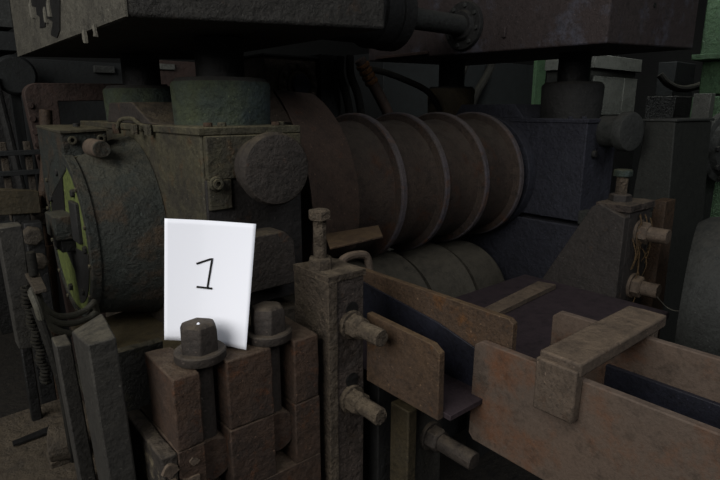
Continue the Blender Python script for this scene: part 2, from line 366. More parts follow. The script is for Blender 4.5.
for y, z, s_ in ((1.75, 1.802, 0.012), (1.645, 1.807, 0.011), (2.437, 1.962, 0.02), (2.219, 1.915, 0.016), (2.145, 1.931, 0.02)):
    MB().prism([(y-s_, z-s_*1.5), (y+s_*.8, z-s_*1.2), (y+s_, z+s_), (y-s_*.3, z+s_*1.8)], 'x', .444, .452).rough(1, .003, 40, y).build('paint_flake', M['flake'], t, bevel=0)
MB().tube([(.44, 2.60, 2.08), (.442, 2.4, 2.045), (.442, 2.2, 2.03), (.445, 2.05, 2.02)], .003, 6).build('wire', M['flake'], t, bevel=0)
gm = thing('shaft_coupling', (1.7, AX_Y, 1.88), 'round flanged coupling housing jutting from the right end of the left beam', 'shaft coupling')
MB().lathe((1.288, AX_Y, 2.07), (1, 0, 0), [(0, .15), (.55, .15), (.56, .17), (.64, .17), (.645, .16), (.66, .16), (.665, .175), (.74, .175), (.745, .06)], 56).build('housing', M['dark_iron'], gm, bevel=.003)
for k in range(8):
    a = 2*pi*k/8+.3
    bolt_head(gm, (2.033, AX_Y+.13*cos(a), 2.07+.13*sin(a)), (1, 0, 0), .02, .03, M['dark_iron'])
rd = thing('coupling_rod', (2.3, AX_Y, 2.015), 'round grey rod running between the two overhead beams', 'shaft')
MB().cyl((2.035, AX_Y, 2.07), (1, 0, 0), .525, .055, seg=40).build('shaft', M['casting'], rd, bevel=0)
fl = MB().lathe((2.545, AX_Y, 2.07), (1, 0, 0), [(0, .075), (.018, .085), (.02, .13), (.045, .135)], 48).build('end_flange', M['dark_iron'], rd, bevel=.003)
for k in range(8):
    a = 2*pi*k/8+.2
    bolt_head(rd, (2.566, AX_Y+.108*cos(a), 2.07+.108*sin(a)), (-1, 0, 0), .013, .014, M['casting'])

t = thing('crosshead_beam', (3.1, AX_Y, 1.9), 'worn brown grey crosshead beam at top right, above the right chock', 'machine beam', 'crosshead beams')
MB().hexa([(2.592, 1.30, 1.903), (2.592, 1.30, 2.6), (2.592, 3.0, 1.93), (2.592, 3.0, 2.6), (3.63, 1.30, 1.945), (3.63, 1.30, 2.6), (3.63, 3.0, 1.95), (3.63, 3.0, 2.6)]).build('body', M['beam_r'], t, bevel=.01)
MB().box(2.575, 2.592, 1.86, 1.88, 1.98, 2.035).build('rib', M['beam_r'], t)
MB().box(2.57, 2.592, 2.42, 2.9, 1.935, 1.955).build('ledge_strip', M['frame'], t)
MB().cyl((3.05, 1.30, 2.12), (0, -1, 0), .004, .012, seg=16).build('screw_hole', M['black_iron'], t, bevel=0)

# ------------------------------------------------------------------ rolls
def roll(name, z, prof, journal, rims, label, m, rm):
    t = thing(name, (1.95, AX_Y, z-.38), label, 'mill roll')
    MB().lathe((0, AX_Y, z), (1, 0, 0), prof, 128).build('barrel', m, t, bevel=0, angle=25)
    for x, r, wd in rims:
        MB().lathe((0, AX_Y, z), (1, 0, 0), [(x-.036, r-.014), (x-.030, r-.002), (x-.026, r+.001), (x-.002, r+.001), (x+.004, r-.006), (x+.008, r-.06)], 128).build('collar', rm, t, bevel=0, angle=25)
    for x0, x1 in journal:
        MB().cyl((x0, AX_Y, z), (1, 0, 0), x1-x0, .17, seg=64).build('journal', M['dark_iron'], t, bevel=.004)
    return t
pr = [(1.04, .17), (1.045, .33)]
for a, b_, rr in ((1.045, 1.72, .375), (1.786, 2.01, .377), (2.086, 2.32, .378), (2.406, 2.63, .378)):
    n = 6
    for i in range(n+1):
        u = i/n; pr.append((a+(b_-a)*u, .337+.004*sin(u*pi*2)-.010*(u-.5)))
    e_ = {1.72: 1.78, 2.01: 2.08, 2.32: 2.40, 2.63: 2.72}[b_]
    pr += [(e_-.045, .338), (e_-.034, rr-.008), (e_-.02, rr-.002), (e_, rr-.004), (e_+.005, .335)]
pr += [(2.75, .31), (2.755, .27), (2.755, .17)]
roll('grooved_roll', AX_Z, pr, ((1.006, 1.045), (2.75, 2.799)),
     [(1.78, .375, .03), (2.08, .377, .035), (2.40, .378, .045), (2.72, .378, .055)],
     'upper grooved roll of brown iron with four raised collars', M['roll'], M['roll_rim'])
pr = [(1.04, .17), (1.045, .36), (1.40, .385), (1.60, .385), (1.625, .33), (1.64, .385), (2.02, .387), (2.03, .33), (2.065, .325), (2.07, .36), (2.38, .375), (2.385, .30), (2.435, .30), (2.44, .345), (2.70, .335), (2.74, .31), (2.755, .17)]
roll('plain_roll', .442, pr, ((1.001, 1.045), (2.75, 2.798)), [], 'lower grey roll with narrow grooves, under the brown collared roll', M['lower_roll'], M['roll_rim'])

# curved guard sheet over the near end of the upper roll
g = MB()
n = 40; V = []
for i in range(n+1):
    row = []                            # 90 = top, 180 = towards the feed side
    for x, r, a0 in ((1.105, .557, 125.), (1.39, .480, 111.)):
        a = radians(a0+(200-a0)*i/n)
        for dr in (0, .012):
            row.append(g.bm.verts.new((x, AX_Y+(r+dr)*cos(a), AX_Z+(r+dr)*sin(a))))
    V.append(row)
for A, B_ in zip(V, V[1:]):
    for p, q in ((0, 2), (3, 1), (1, 0), (2, 3)): g.bm.faces.new((A[p], A[q], B_[q], B_[p]))
for R_ in (V[0], V[-1]): g.bm.faces.new((R_[0], R_[1], R_[3], R_[2]))
tag(g.build('roll_guard', M['guard'], bevel=.002), 'smooth brown curved guard sheet wrapped over the near end of the roll', 'guard')
# bracket block with a bearing ring behind the guard
br = thing('bearing_block', (1.8, 2.8, 1.40), 'dark block with a bolted ring bearing, above the curved guard', 'bearing block')
MB().box(1.585, 1.93, 2.70, 2.95, 1.42, 1.885).build('body', M['strap'], br, bevel=.006)
MB().box(1.935, 2.08, 2.66, 2.95, 1.42, 1.915).build('side_block', M['black_iron'], br)
MB().box(1.57, 1.95, 2.68, 2.96, 1.886, 1.90).build('top_strip', M['dark_iron'], br)
rg = MB().lathe((1.79, 2.70, 1.74), (0, -1, 0), [(0, .13), (.022, .13), (.026, .122), (.026, .088), (.012, .085), (.012, .078), (.03, .074), (.03, .06)], 56).build('bearing_ring', M['strap'], br, bevel=0)
MB().lathe((1.79, 2.70, 1.74), (0, -1, 0), [(0, .058), (.06, .056), (.064, .05)], 40).build('shaft_end', M['blue_iron'], br, bevel=0)
for k in range(12):
    a = 2*pi*k/12
    MB().lathe((1.79+.105*cos(a), 2.674, 1.74+.105*sin(a)), (0, -1, 0), [(0, .018), (.012, .016), (.018, .008), (.018, 0)], 16).build('ring_bolt', M['strap'], br, bevel=0)
MB().box(1.55, 2.05, 2.72, 2.93, 0, 1.42).build('column', M['black_iron'], br)

# ------------------------------------------------------------------ front rest bar and clamp blocks
rb = thing('rest_bar', (1.5, 1.2, 0), 'long rust brown rest bar in front of the rolls, under the clamp blocks', 'machine beam')
MB().box(.363, .425, 1.052, 1.30, .70, .870).box(.4249, .4881, 1.16, 1.30, .70, .870).box(.488, .607, 1.052, 1.30, .70, .870).box(.6069, .6681, 1.16, 1.30, .70, .870).box(.668, .745, 1.052, 1.30, .70, .870).box(.363, .745, 1.052, 1.30, .35, .7001).build('body', M['block'], rb, bevel=.003)
MB().box(.328, .362, 1.056, 1.30, .35, .868).rough(4, .004, 12, 3.).build('end_block', M['end'], rb)
MB().box(.745, 2.85, 1.21, 1.34, .35, .70).build('long_bar', M['dark_iron'], rb)
for x in (.40, 2.7): MB().box(x, x+.12, 1.12, 1.30, 0, .35).build('leg', M['dark_iron'], rb)

for k, (x, z, q) in enumerate(((.341, .838, .020), (.345, .79, .026), (.385, .785, .026), (.395, .835, .012))):
    pts = [(x+q*cos(a)*random.uniform(.6, 1.3), z+q*.8*sin(a)*random.uniform(.6, 1.3)) for a in [2*pi*n/11 for n in range(11)]]
    MB().prism(pts, 'y', 1.047, 1.056).rough(1, .0012, 60, k).build('dirt_crust', M['strap'], rb, bevel=0)

def clamp(x0, x1, label, z1, y1=1.215, xb=None):
    m = MB().hexa([(x0, 1.05, .873), (x0, 1.05, z1), (x0, y1, .873), (x0, y1, z1+.004), (x1, 1.05, .873), (x1, 1.05, z1), (x1, y1, .873), (x1, y1, z1+.004)])
    m.rough(5, .0035, 14, x0)
    return tag(m.build('clamp_block', M['block'], bevel=.004), label, 'clamp block', 'clamp blocks along the rest bar')
clamp(.363, .425, 'brown clamp block at the left end of the row, left of the first swing bolt', 1.045)
clamp(.488, .606, 'brown clamp block between the two swing bolts, under the paper', 1.048)
clamp(.668, .742, 'brown clamp block right of the second swing bolt, beside the dirt-caked post', 1.045)

def swing(x, y, label, z=1.049):
    t = thing('swing_bolt', (x, y, .76), label, 'bolt', 'swing bolts in the slots between clamp blocks')
    MB().lathe((x, y, z+.020), (0, 0, 1), [(0, .045), (.052, .0445), (.062, .040), (.067, .030), (.068, 0)], 6, .45).build('hex_nut', M['bolt'], t, bevel=.003)
    MB().lathe((x, y, z), (0, 0, 1), [(0, .056), (.003, .058), (.020, .058), (.023, .055)], 40).build('washer', M['bolt'], t, bevel=0)
    MB().cyl((x, y, .84), (0, 0, 1), z-.84, .0255, seg=24).build('shank', M['bolt'], t, bevel=0)
    MB().lathe((x, y-.03, .80), (0, 1, 0), [(0, .0), (0, .052), (.004, .056), (.054, .056), (.058, .052), (.058, 0)], 36).build('eye', M['block'], t, bevel=0)
    MB().lathe((x-.004, y-.012, z+.0875), (0, 0, 1), [(0, .004), (.003, .002), (.004, 0)], 10).build('grit', M['paper'], t, bevel=0) if x < .5 else None
    return t
swing(.452, 1.106, 'swing bolt with hexagonal head in front of the paper, nearest the left')
swing(.629, 1.103, 'swing bolt with hexagonal head just right of the paper')

# ------------------------------------------------------------------ numbered paper
pb = thing('paper_sheet', (.5, 1.17, 1.05), 'white paper sheet with a handwritten number 1, propped upright on the clamp blocks', 'paper')
TL, TR, BL, BR = Vector((.447, 1.240, 1.355)), Vector((.618, 1.120, 1.337)), Vector((.416, 1.225, 1.065)), Vector((.549, 1.070, 1.052))
def paper_pt(u, v):
    p = (TL*(1-u)+TR*u)*(1-v)+(BL*(1-u)+BR*u)*v
    nrm = Vector((-.6, -.8, 0))
    return p+nrm*(-.010*sin(pi*u)*(.4+.6*v)+.012*max(0, .42-u))
g = MB(); nu, nv = 24, 24
G = [[g.bm.verts.new(paper_pt(i/nu, j/nv)) for j in range(nv+1)] for i in range(nu+1)]
for i in range(nu):
    for j in range(nv): g.bm.faces.new((G[i][j], G[i][j+1], G[i+1][j+1], G[i+1][j]))
po = g.build('sheet', M['paper'], pb, bevel=0)
so = po.modifiers.new('thickness', 'SOLIDIFY'); so.thickness = .0006
def stroke(pts, wd):
    m = MB()
    q = []
    for k in range(len(pts)-1):
        for i in range(8):
            t_ = i/8; q.append((pts[k][0]*(1-t_)+pts[k+1][0]*t_, pts[k][1]*(1-t_)+pts[k+1][1]*t_))
    q.append(pts[-1])
    P3 = [paper_pt(u, v)+Vector((-.6, -.8, .05))*.0010 for u, v in q]
    m.tube(P3, wd, 6, 1); return m.build('numeral', M['ink'], pb, bevel=0)
stroke([(.355, .355), (.53, .305), (.49, .545)], .0026)
stroke([(.365, .545), (.545, .550)], .0027)

# ------------------------------------------------------------------ left clamp post
p = thing('clamp_post', (.835, 1.12, .45), 'dirt-caked clamp post with an upright screw, right of the clamp blocks', 'clamp post', 'clamp posts')
MB().box(.80, .895, 1.05, 1.20, .45, 1.175).rough(7, .0025, 18, 1.).build('body', M['post'], p, bevel=.003)
MB().box(.772, .800, 1.045, 1.205, .45, 1.175).rough(7, .004, 16, 2.).build('side_plate', M['crust'], p, bevel=.003)
MB().box(.772, .897, 1.045, 1.205, 1.172, 1.19).rough(7, .004, 22, 3.).build('dirt_cap', M['crust'], p, bevel=.003)
sc = MB().cyl((.810, 1.13, 1.20), (0, 0, 1), .13, .017, seg=20).rough(1, .003, 60, 1.).build('screw', M['crust'], p, bevel=0)
MB().hex((.810, 1.13, 1.322), (0, 0, 1), .026, .031, .3).rough(1, .0015, 60, 2.).build('screw_head', M['crust'], sc, bevel=.002)
MB().hex((.810, 1.13, 1.188), (0, 0, 1), .032, .034, .1).rough(1, .002, 60, 4.).build('lock_nut', M['crust'], sc, bevel=.002)
def stud(parent, c, L, r, nr, m, seed, washer=True, d=(0, -1, 0), plugm=None):
    s_ = MB().cyl(c, d, L, r, seg=24, ch=.003).rough(1, .0025, 50, seed).build('stud', m, parent, bevel=0)
    MB().hex(c, d, .05, nr, seed).rough(1, .002, 50, seed).build('nut', m, s_, bevel=.002)
    if washer: MB().cyl(Vector(c)+Vector(d)*-.004, d, .016, nr*1.18, seg=28).build('washer', m, s_, bevel=.002)
    return s_
stud(p, (.848, 1.05, 1.045), .125, .023, .033, M['crust'], 1.)
stud(p, (.848, 1.05, .826), .125, .024, .034, M['crust'], 2.)
for z in (1.085, .880): MB().cyl((.852, 1.051, z), (0, -1, 0), .004, .021, seg=20).build('slot_end', M['black_iron'], p, bevel=0)

# right clamp post with gusset
p = thing('clamp_post', (2.55, 1.1, .35), 'clamp post with sloping gusset plate and small screw, right of the rolls', 'clamp post', 'clamp posts')
MB().box(2.42, 2.64, 1.03, 1.17, .35, 1.165).rough(5, .003, 12, 5.).build('body', M['web'], p, bevel=.004)
MB().box(2.40, 2.655, 1.02, 1.18, 1.16, 1.192).rough(5, .004, 20, 6.).build('cap', M['post'], p, bevel=.003)
MB().prism([(1.03, .72), (1.03, 1.14), (1.15, 1.19), (1.185, 1.17), (1.40, .78), (1.40, .72)], 'x', 2.375, 2.42).build('gusset_plate', M['web'], p, bevel=.004)
sc = MB().cyl((2.51, 1.12, 1.19), (0, 0, 1), .13, .026, seg=20).rough(1, .004, 50, 3.).build('screw', M['crust'], p, bevel=0)
MB().hex((2.51, 1.12, 1.305), (0, 0, 1), .032, .042, .3).build('screw_head', M['jack_green'], sc, bevel=.003)
MB().hex((2.51, 1.12, 1.19), (0, 0, 1), .035, .05, .1).rough(1, .003, 50, 3.).build('lock_nut', M['web'], sc, bevel=.002)
stud(p, (2.53, 1.03, 1.055), .13, .034, .05, M['strap'], 3.)
stud(p, (2.53, 1.03, .80), .12, .034, .05, M['strap'], 4.)
MB().box(2.64, 2.75, 1.06, 1.12, 1.12, 1.16).build('pin', M['casting'], p, bevel=.01)
for k in range(16):
    x0 = 2.44+random.random()*.19; z0 = 1.15-random.random()*.25; z1 = z0-.06-random.random()*.16
    MB().tube([(x0, 1.022, z0), (x0+random.uniform(-.02, .02), 1.005, (z0+z1)/2), (x0+random.uniform(-.02, .02), 1.018, z1)], lambda t_: .0035*(1-.5*t_), 6, 4).build('jute_strand', M['wool'], p, bevel=0)
rp = thing('backing_plank', (2.9, 1.05, .35), 'upright rusty plank behind the right clamp post studs', 'plank')
MB().hexa([(2.72, 1.00, .35), (2.86, 1.05, 1.16), (2.72, 1.06, .35), (2.86, 1.11, 1.16), (2.88, 1.00, .35), (2.98, 1.05, 1.16), (2.88, 1.06, .35), (2.98, 1.11, 1.16)]).build('board', M['copper'], rp)

# ------------------------------------------------------------------ feed table, guide channel and trough
tb = thing('feed_table', (1.9, 1.2, .3), 'violet brown feed table plate in front of the lower roll', 'table')
MB().box(1.48, 2.373, .80, 1.50, .745, .775).build('plate', M['table'], tb)
MB().box(1.52, 2.40, 1.10, 1.17, .3, .745).build('web', M['dark_iron'], tb)
tag(MB().hexa([(1.72, 1.22, .777), (1.72, 1.22, .80), (1.74, 1.29, .777), (1.74, 1.29, .80), (2.27, 1.265, .777), (2.27, 1.265, .80), (2.25, 1.35, .777), (2.25, 1.35, .80)]).build('flat_bar', M['strap'], bevel=.002), 'flat iron bar lying across the feed table before the lower roll', 'bar')

ch = thing('guide_channel', (1.0, 1.0, .5), 'rusty open guide channel leading into the rolls, right of the dirt-caked post', 'guide channel')
MB().prism([(1.31, .86), (1.31, 1.098), (.722, 1.098), (.708, 1.088), (.708, .86)], 'x', 1.085, 1.105).build('far_wall', M['channel'], ch, bevel=.002)
MB().prism([(1.05, .86), (1.05, 1.062), (.81, 1.052), (.785, 1.036), (.782, .86)], 'x', .905, .925).build('near_wall', M['channel'], ch, bevel=.002)
MB().box(.925, 1.085, .76, 1.31, .862, .876).build('channel_floor', M['table'], ch, bevel=.001)
MB().prism([(1.30, .876), (1.30, 1.062), (.95, 1.02), (.80, .985), (.715, .955), (.715, .876)], 'x', 1.079, 1.0855).build('dark_blue_strip', M['blue_floor'], ch, bevel=.001)  # dark blue lower part of the inner wall
MB().box(.96, 1.06, 1.06, 1.16, .3, .845).build('support', M['dark_iron'], ch)
lp = thing('stop_plate', (1.05, .98, .3), 'dark upright plate with a protruding stud under the guide channel', 'plate')
MB().box(1.02, 1.16, .985, 1.03, .3, .78).build('plate', M['front_bar'], lp)
MB().box(.985, 1.021, .96, 1.035, .3, .77).build('edge_strip', M['yellow_beam'], lp)
stud(lp, (1.105, .985, .635), .17, .026, .038, M['bolt'], 7.)

tr = thing('feed_trough', (1.2, .4, 0), 'long dusty brown steel trough running to the lower right corner', 'trough')
MB().prism([(-.30, .735), (-.30, 1.035), (.775, 1.03), (.795, 1.015), (.800, .76), (.785, .745)], 'x', 1.05, 1.072).build('near_plate', M['trough'], tr, bevel=.003)
MB().prism([(-.30, .735), (-.30, 1.04), (.755, 1.032), (.775, 1.015), (.775, .735)], 'x', 1.385, 1.407).build('far_plate', M['trough'], tr, bevel=.003)
MB().box(1.071, 1.386, -.30, .62, .735, .755).build('trough_floor', M['blue_floor'], tr)
MB().box(1.371, 1.386, -.30, .60, .755, .93).build('dark_blue_strip', M['blue_floor'], tr, bevel=.002)  # dark blue lower part of the far plate
for y in (-.15, .45): MB().box(1.18, 1.28, y, y+.08, 0, .735).build('leg', M['dark_iron'], tr)
sb = thing('strap_bracket', (1.2, .55, .93), 'bent flat iron strap bridging over the brown trough', 'bracket')
MB().box(1.028, 1.47, .500, .600, 1.045, 1.078).rough(4, .0016, 14, 8.).build('bridge', M['strap'], sb, bevel=.005)
MB().box(1.018, 1.049, .503, .600, .938, 1.062).rough(4, .0016, 14, 9.).build('near_leg', M['strap'], sb, bevel=.004)
MB().box(1.408, 1.44, .505, .598, .93, 1.045).build('far_leg', M['strap'], sb, bevel=.004)

tag(MB().hexa([(1.035, 1.387, 1.15), (1.035, 1.387, 1.158), (1.143, 1.563, 1.15), (1.143, 1.563, 1.158), (1.285, 1.402, 1.15), (1.285, 1.402, 1.158), (1.40, 1.555, 1.15), (1.40, 1.555, 1.158)]).build('scrap_plate', M['channel'], bevel=.002), 'small brown plate tilted below the curved guard, behind the caked screw', 'plate')
tag(MB().tube([(1.03, 1.33, 1.04), (1.035, 1.335, 1.105), (1.06, 1.338, 1.128), (1.11, 1.335, 1.132), (1.145, 1.33, 1.12), (1.155, 1.325, 1.07)], .014, 10).build('bent_handle', M['strap'], bevel=0), 'bent tan iron loop standing on the guide channel edge by the post', 'handle')

# ------------------------------------------------------------------ left front bars, pipes and hoses
fb = thing('front_stop_bar', (.25, 1.2, 0), 'thick dark upright flat bar left of the clamp blocks', 'bar')
MB().hexa([(.262, 1.145, 0), (.231, 1.145, 1.132), (.285, 1.34, 0), (.240, 1.34, 1.095), (.318, 1.145, 0), (.287, 1.145, 1.134), (.322, 1.34, 0), (.312, 1.34, 1.125)]).rough(5, .003, 9, 4.).build('bar', M['front_bar'], fb, bevel=.004)
tp = thing('thin_upright_plate', (.24, 1.45, 0), 'thin upright plate standing just behind the thick front bar', 'plate')
MB().hexa([(.248, 1.40, 0), (.213, 1.40, 1.045), (.253, 1.48, 0), (.218, 1.48, 1.04), (.29, 1.40, 0), (.249, 1.40, 1.04), (.29, 1.48, 0), (.254, 1.48, 1.04)]).build('plate', M['front_bar'], tp)

lpn = thing('leaning_plate', (.2, 1.7, .6), 'long grey plate leaning at the left edge beside the hoses', 'plate')
MB().hexa([(.185, 1.86, .88), (.178, 1.86, 1.264), (.185, 1.93, .88), (.178, 1.93, 1.266), (.236, 1.86, .87), (.242, 1.86, 1.266), (.236, 1.93, .88), (.242, 1.93, 1.266)]).build('plate', M['front_bar'], lpn)
MB().box(.195, .225, 1.91, 1.94, .60, .90).build('stem', M['black_iron'], lpn)

bp = thing('base_plate', (.1, 1.7, 0), 'earth-covered flat base plate with a round stub in the lower left corner', 'base plate')
MB().box(-.25, .36, 1.50, 2.02, .54, .60).rough(6, .006, 8, 1.).build('plate', M['bed'], bp, bevel=.004)
for x in (-.2, .2): MB().box(x, x+.1, 1.54, 1.95, 0, .54).build('foot', M['dark_iron'], bp)
stb = MB().cyl((.203, 1.645, .655), (.9, -.3, 0), .085, .055, seg=32, ch=.004).build('stub', M['bed'], bp, bevel=0)
MB().box(.19, .28, 1.60, 1.67, .595, .62).build('stub_seat', M['bed'], bp)
MB().hexa([(.125, 1.79, .603), (.125, 1.79, .609), (.125, 1.815, .603), (.125, 1.815, .609), (.235, 1.80, .603), (.235, 1.80, .609), (.235, 1.835, .603), (.235, 1.835, .609)]).build('slot', M['black_iron'], bp, bevel=0)

pipe = thing('oil_pipe', (.4, 2.62, 0), 'rusty orange upright oil pipe with a union, left of the round cover', 'pipe')
MB().tube([(.385, 2.62, .0), (.410, 2.62, .86), (.419, 2.62, 1.03)], .032, 16).build('lower_tube', M['copper'], pipe, bevel=0)
MB().tube([(.418, 2.62, 1.02), (.424, 2.62, 1.14), (.438, 2.62, 1.26)], .019, 14).build('upper_tube', M['copper'], pipe, bevel=0)
MB().hex((.423, 2.62, 1.127), (0, 0, 1), .05, .05).build('union_nut', M['bed'], pipe)
MB().box(.375, .49, 2.585, 2.655, 1.172, 1.195).build('clip', M['bed'], pipe, bevel=.002)
MB().hex((.41, 2.62, 1.195), (0, 0, 1), .055, .032).build('nut', M['copper'], pipe)
MB().tube([(.442, 2.69, 1.20), (.478, 2.69, 1.39), (.50, 2.70, 1.60)], .025, 12).build('riser', M['copper'], pipe, bevel=0)

vb = thing('valve_fitting', (.33, 2.1, .9), 'tan valve fitting with hexagonal plugs on a small shelf by the pipe', 'valve')
MB().box(.275, .33, 2.08, 2.13, .85, 1.23).build('body', M['black_iron'], vb)
MB().hex((.292, 2.08, 1.19), (0, -1, 0), .05, .033, .2).build('plug', M['bed'], vb)
MB().hex((.300, 2.08, 1.10), (0, -1, 0), .05, .028, .3).build('plug', M['bed'], vb)
MB().cyl((.245, 1.80, 1.12), (0, 0, 1), .075, .013).build('nozzle', M['rubber'], vb)
MB().hexa([(.222, 1.66, 1.105), (.222, 1.66, 1.116), (.240, 2.10, 1.105), (.240, 2.10, 1.116), (.252, 1.66, 1.105), (.252, 1.66, 1.116), (.285, 2.10, 1.105), (.285, 2.10, 1.116)]).build('shelf', M['bed'], vb, bevel=.002)

HS = [[(.226, 1.735, 1.104), (.236, 1.722, 1.085), (.245, 1.732, 1.048), (.275, 1.756, 1.002), (.323, 1.788, .977), (.37, 1.816, .974), (.402, 1.836, .985), (.415, 1.87, .97), (.44, 1.93, .85)],
      [(.220, 1.715, 1.104), (.231, 1.70, 1.08), (.243, 1.714, 1.023), (.283, 1.744, .978), (.331, 1.776, .956), (.378, 1.804, .952), (.405, 1.82, .950), (.43, 1.88, .83)],
      [(.218, 1.695, 1.104), (.227, 1.675, 1.075), (.237, 1.688, 1.016), (.273, 1.716, .966), (.32, 1.748, .933), (.359, 1.776, .918), (.39, 1.80, .905), (.42, 1.86, .81)],
      [(.216, 1.675, 1.104), (.221, 1.645, 1.07), (.227, 1.64, 1.015), (.247, 1.632, .953), (.266, 1.625, .911), (.286, 1.62, .883), (.31, 1.61, .78), (.325, 1.60, .61)]]
for i, h in enumerate(HS):
    tag(MB().tube(h, .010, 10, 6).build('rubber_hose', M['hose_grey'], bevel=0), ['topmost of four dusty looped hoses below the round cover', 'second from top of the four dusty looped hoses below the round cover', 'third from top of the four dusty looped hoses below the round cover', 'lowest of the four dusty looped hoses below the round cover'][i], 'hose', 'looped hoses under the round cover')
cg = MB()
pts = []
for k in range(150):
    a = k*1.1; zz = 1.095-.0021*k
    pts.append((.214+.010*cos(a)+.00015*k+.004*sin(k*.21), 1.785+.013*sin(a), zz))
tag(cg.tube(pts, .0055, 6, 2).build('coiled_cord', M['rubber'], bevel=0), 'coiled grey cord hanging beside the leaning plate', 'cord')
tag(MB().tube([(.218, 1.66, 1.07), (.23, 1.62, .98), (.242, 1.58, .85), (.245, 1.57, .7), (.25, 1.60, .606)], .012, 10).build('rubber_hose', M['rubber'], bevel=0), 'single black hose dropping from the hose loops to the base plate', 'hose')

# ------------------------------------------------------------------ background left
fr = thing('sheet_frame', (.65, 3.0, 0), 'red brown bent sheet frame with a rectangular opening, behind the round cover', 'frame')
def arc(cx, cz, r, a0, a1, n=8): return [(cx+r*cos(radians(a0+(a1-a0)*i/n)), cz+r*sin(radians(a0+(a1-a0)*i/n))) for i in range(n+1)]
MB().prism([(.56, 0), (.61, 0), (.61, 1.64), (1.15, 1.655), (1.15, 1.735)]+arc(.53, 1.665, .058, 90, 180)+[(.505, 1.25)], 'y', 2.98, 3.05).build('sheet', M['frame'], fr)
MB().box(.60, .98, 3.0, 3.03, 0, 1.50).build('lower_sheet', M['frame'], fr)
for z in (1.62, 1.56, 1.50, 1.44, 1.38, 1.32): MB().cyl((.485+(1.7-z)*.05, 2.98, z), (0, -1, 0), .01, .014, seg=12).build('rivet', M['frame'], fr, bevel=.001)

pd = thing('control_cabinet', (.9, 4.0, 0), 'dim slate panel cabinet far behind the red brown frame', 'cabinet')
MB().box(.64, 1.30, 4.0, 4.4, 0, 1.91).build('body', M['panel'], pd)
MB().box(1.05, 1.18, 3.97, 4.0, 1.84, 1.885).build('name_plate', M['casting'], pd)
rc = thing('junction_box', (1.6, 4.0, 0), 'reddish box seen between the two left jack screws', 'box')
MB().box(1.40, 1.78, 4.0, 4.3, 1.75, 1.945).build('body', M['frame'], rc)
MB().box(1.42, 1.60, 3.98, 4.0, 1.88, 1.92).build('strip', M['cabinet'], rc)
MB().box(1.45, 1.7, 4.05, 4.25, 0, 1.75).build('stand', M['black_iron'], rc)
gc = thing('grey_cabinet', (.4, 4.4, 0), 'blue grey cabinet at the top left edge behind the beam', 'cabinet')
MB().box(.30, .69, 4.4, 4.9, 2.13, 2.7).build('body', M['casting'], gc)
MB().box(.30, .70, 4.36, 4.9, 1.98, 2.10).build('shelf', M['panel'], gc)
MB().box(.36, .66, 4.5, 4.8, 0, 1.98).build('stand', M['black_iron'], gc)
py = thing('belt_pulley', (.55, 3.9, 1.6), 'round dim pulley on an upright stand at the left edge', 'pulley')
MB().lathe((.58, 3.9, 1.80), (0, -1, 0), [(0, .10), (.02, .115), (.05, .115), (.07, .10)], 40).build('wheel', M['panel'], py, bevel=.003)
MB().box(.545, .60, 3.9, 3.95, 0, 1.8).build('stand', M['panel'], py)
MB().tube([(.47, 3.82, 1.78), (.52, 3.82, 1.2), (.55, 3.82, .7)], .022, 8).build('belt', M['dark_iron'], py, bevel=0)

rk = thing('pipe_rack', (.36, 2.9, 0), 'dark rack of rusty rails and shelves beyond the orange pipe', 'rack')
for x in (.335, .43): MB().box(x, x+.028, 2.9, 2.93, 0, 1.46).build('upright', M['bed'], rk)
for z in (1.08, 1.20, 1.31, 1.40): MB().box(.28, .50, 2.88, 2.92, z, z+.022).build('rail', M['panel'], rk, bevel=.002)
yb = thing('yellow_bar', (.3, 2.5, 0), 'dull yellow bar crossing behind the leaning plate', 'bar')
MB().hexa([(.2, 2.50, 1.20), (.2, 2.50, 1.31), (.2, 2.56, 1.20), (.2, 2.56, 1.31), (.40, 2.50, 1.19), (.40, 2.50, 1.28), (.40, 2.56, 1.19), (.40, 2.56, 1.28)]).build('bar', M['yellow_beam'], yb)
MB().box(.3, .36, 2.51, 2.55, 0, 1.20).build('stand', M['black_iron'], yb)

# ------------------------------------------------------------------ background middle
hp = [((2.05, 2.62, 1.90), (2.03, 2.60, 1.80), (2.06, 2.58, 1.68), (2.10, 2.60, 1.55), (2.12, 2.66, 1.40), (2.10, 2.85, .0)),
      ((2.12, 2.62, 1.91), (2.11, 2.60, 1.80), (2.15, 2.58, 1.68), (2.20, 2.60, 1.5), (2.21, 2.66, 1.40), (2.20, 2.85, .0)),
      ((2.30, 2.75, 1.86), (2.45, 2.72, 1.845), (2.62, 2.68, 1.80), (2.78, 2.60, 1.72), (2.86, 2.56, 1.60))]
for i, h in enumerate(hp):
    tag(MB().tube(h, .024 if i < 2 else .02, 12).build('hydraulic_hose', M['rubber'], bevel=0),
        ['black hydraulic hose nearest the dark bearing block, above the rolls', 'black hydraulic hose beside the orange taped pipe, above the rolls', 'black hydraulic hose arching right over to the blue grey chock'][i], 'hose', 'hydraulic hoses above the rolls')
op = thing('taped_pipe', (2.3, 2.65, 1.4), 'dark slanting pipe wrapped with faded orange tape above the rolls', 'pipe')
MB().tube([(2.23, 2.66, 1.90), (2.42, 2.62, 1.60), (2.50, 2.60, 1.42)], .035, 14, 4).build('tube', M['guard'], op, bevel=0)
tw = MB()
d = Vector((.19, -.04, -.30)).normalized()
for k in range(4): tw.lathe(Vector((2.245, 2.657, 1.875))+d*.036*k, d, [(0, .038), (.006, .043), (.022, .043), (.029, .038)], 20)
tw.build('tape_wrap', M['orange'], op, bevel=0)
mb = thing('back_machine', (5, 4.6, 0), 'dim grey machine panel far behind, between the beams and the rolls', 'machine')
MB().box(4.2, 7.3, 4.6, 5.2, 0, 2.22).build('body', M['panel'], mb)
MB().box(7.1, 7.35, 4.55, 4.6, 1.3, 2.5).build('mint_post', M['mint'], mb)
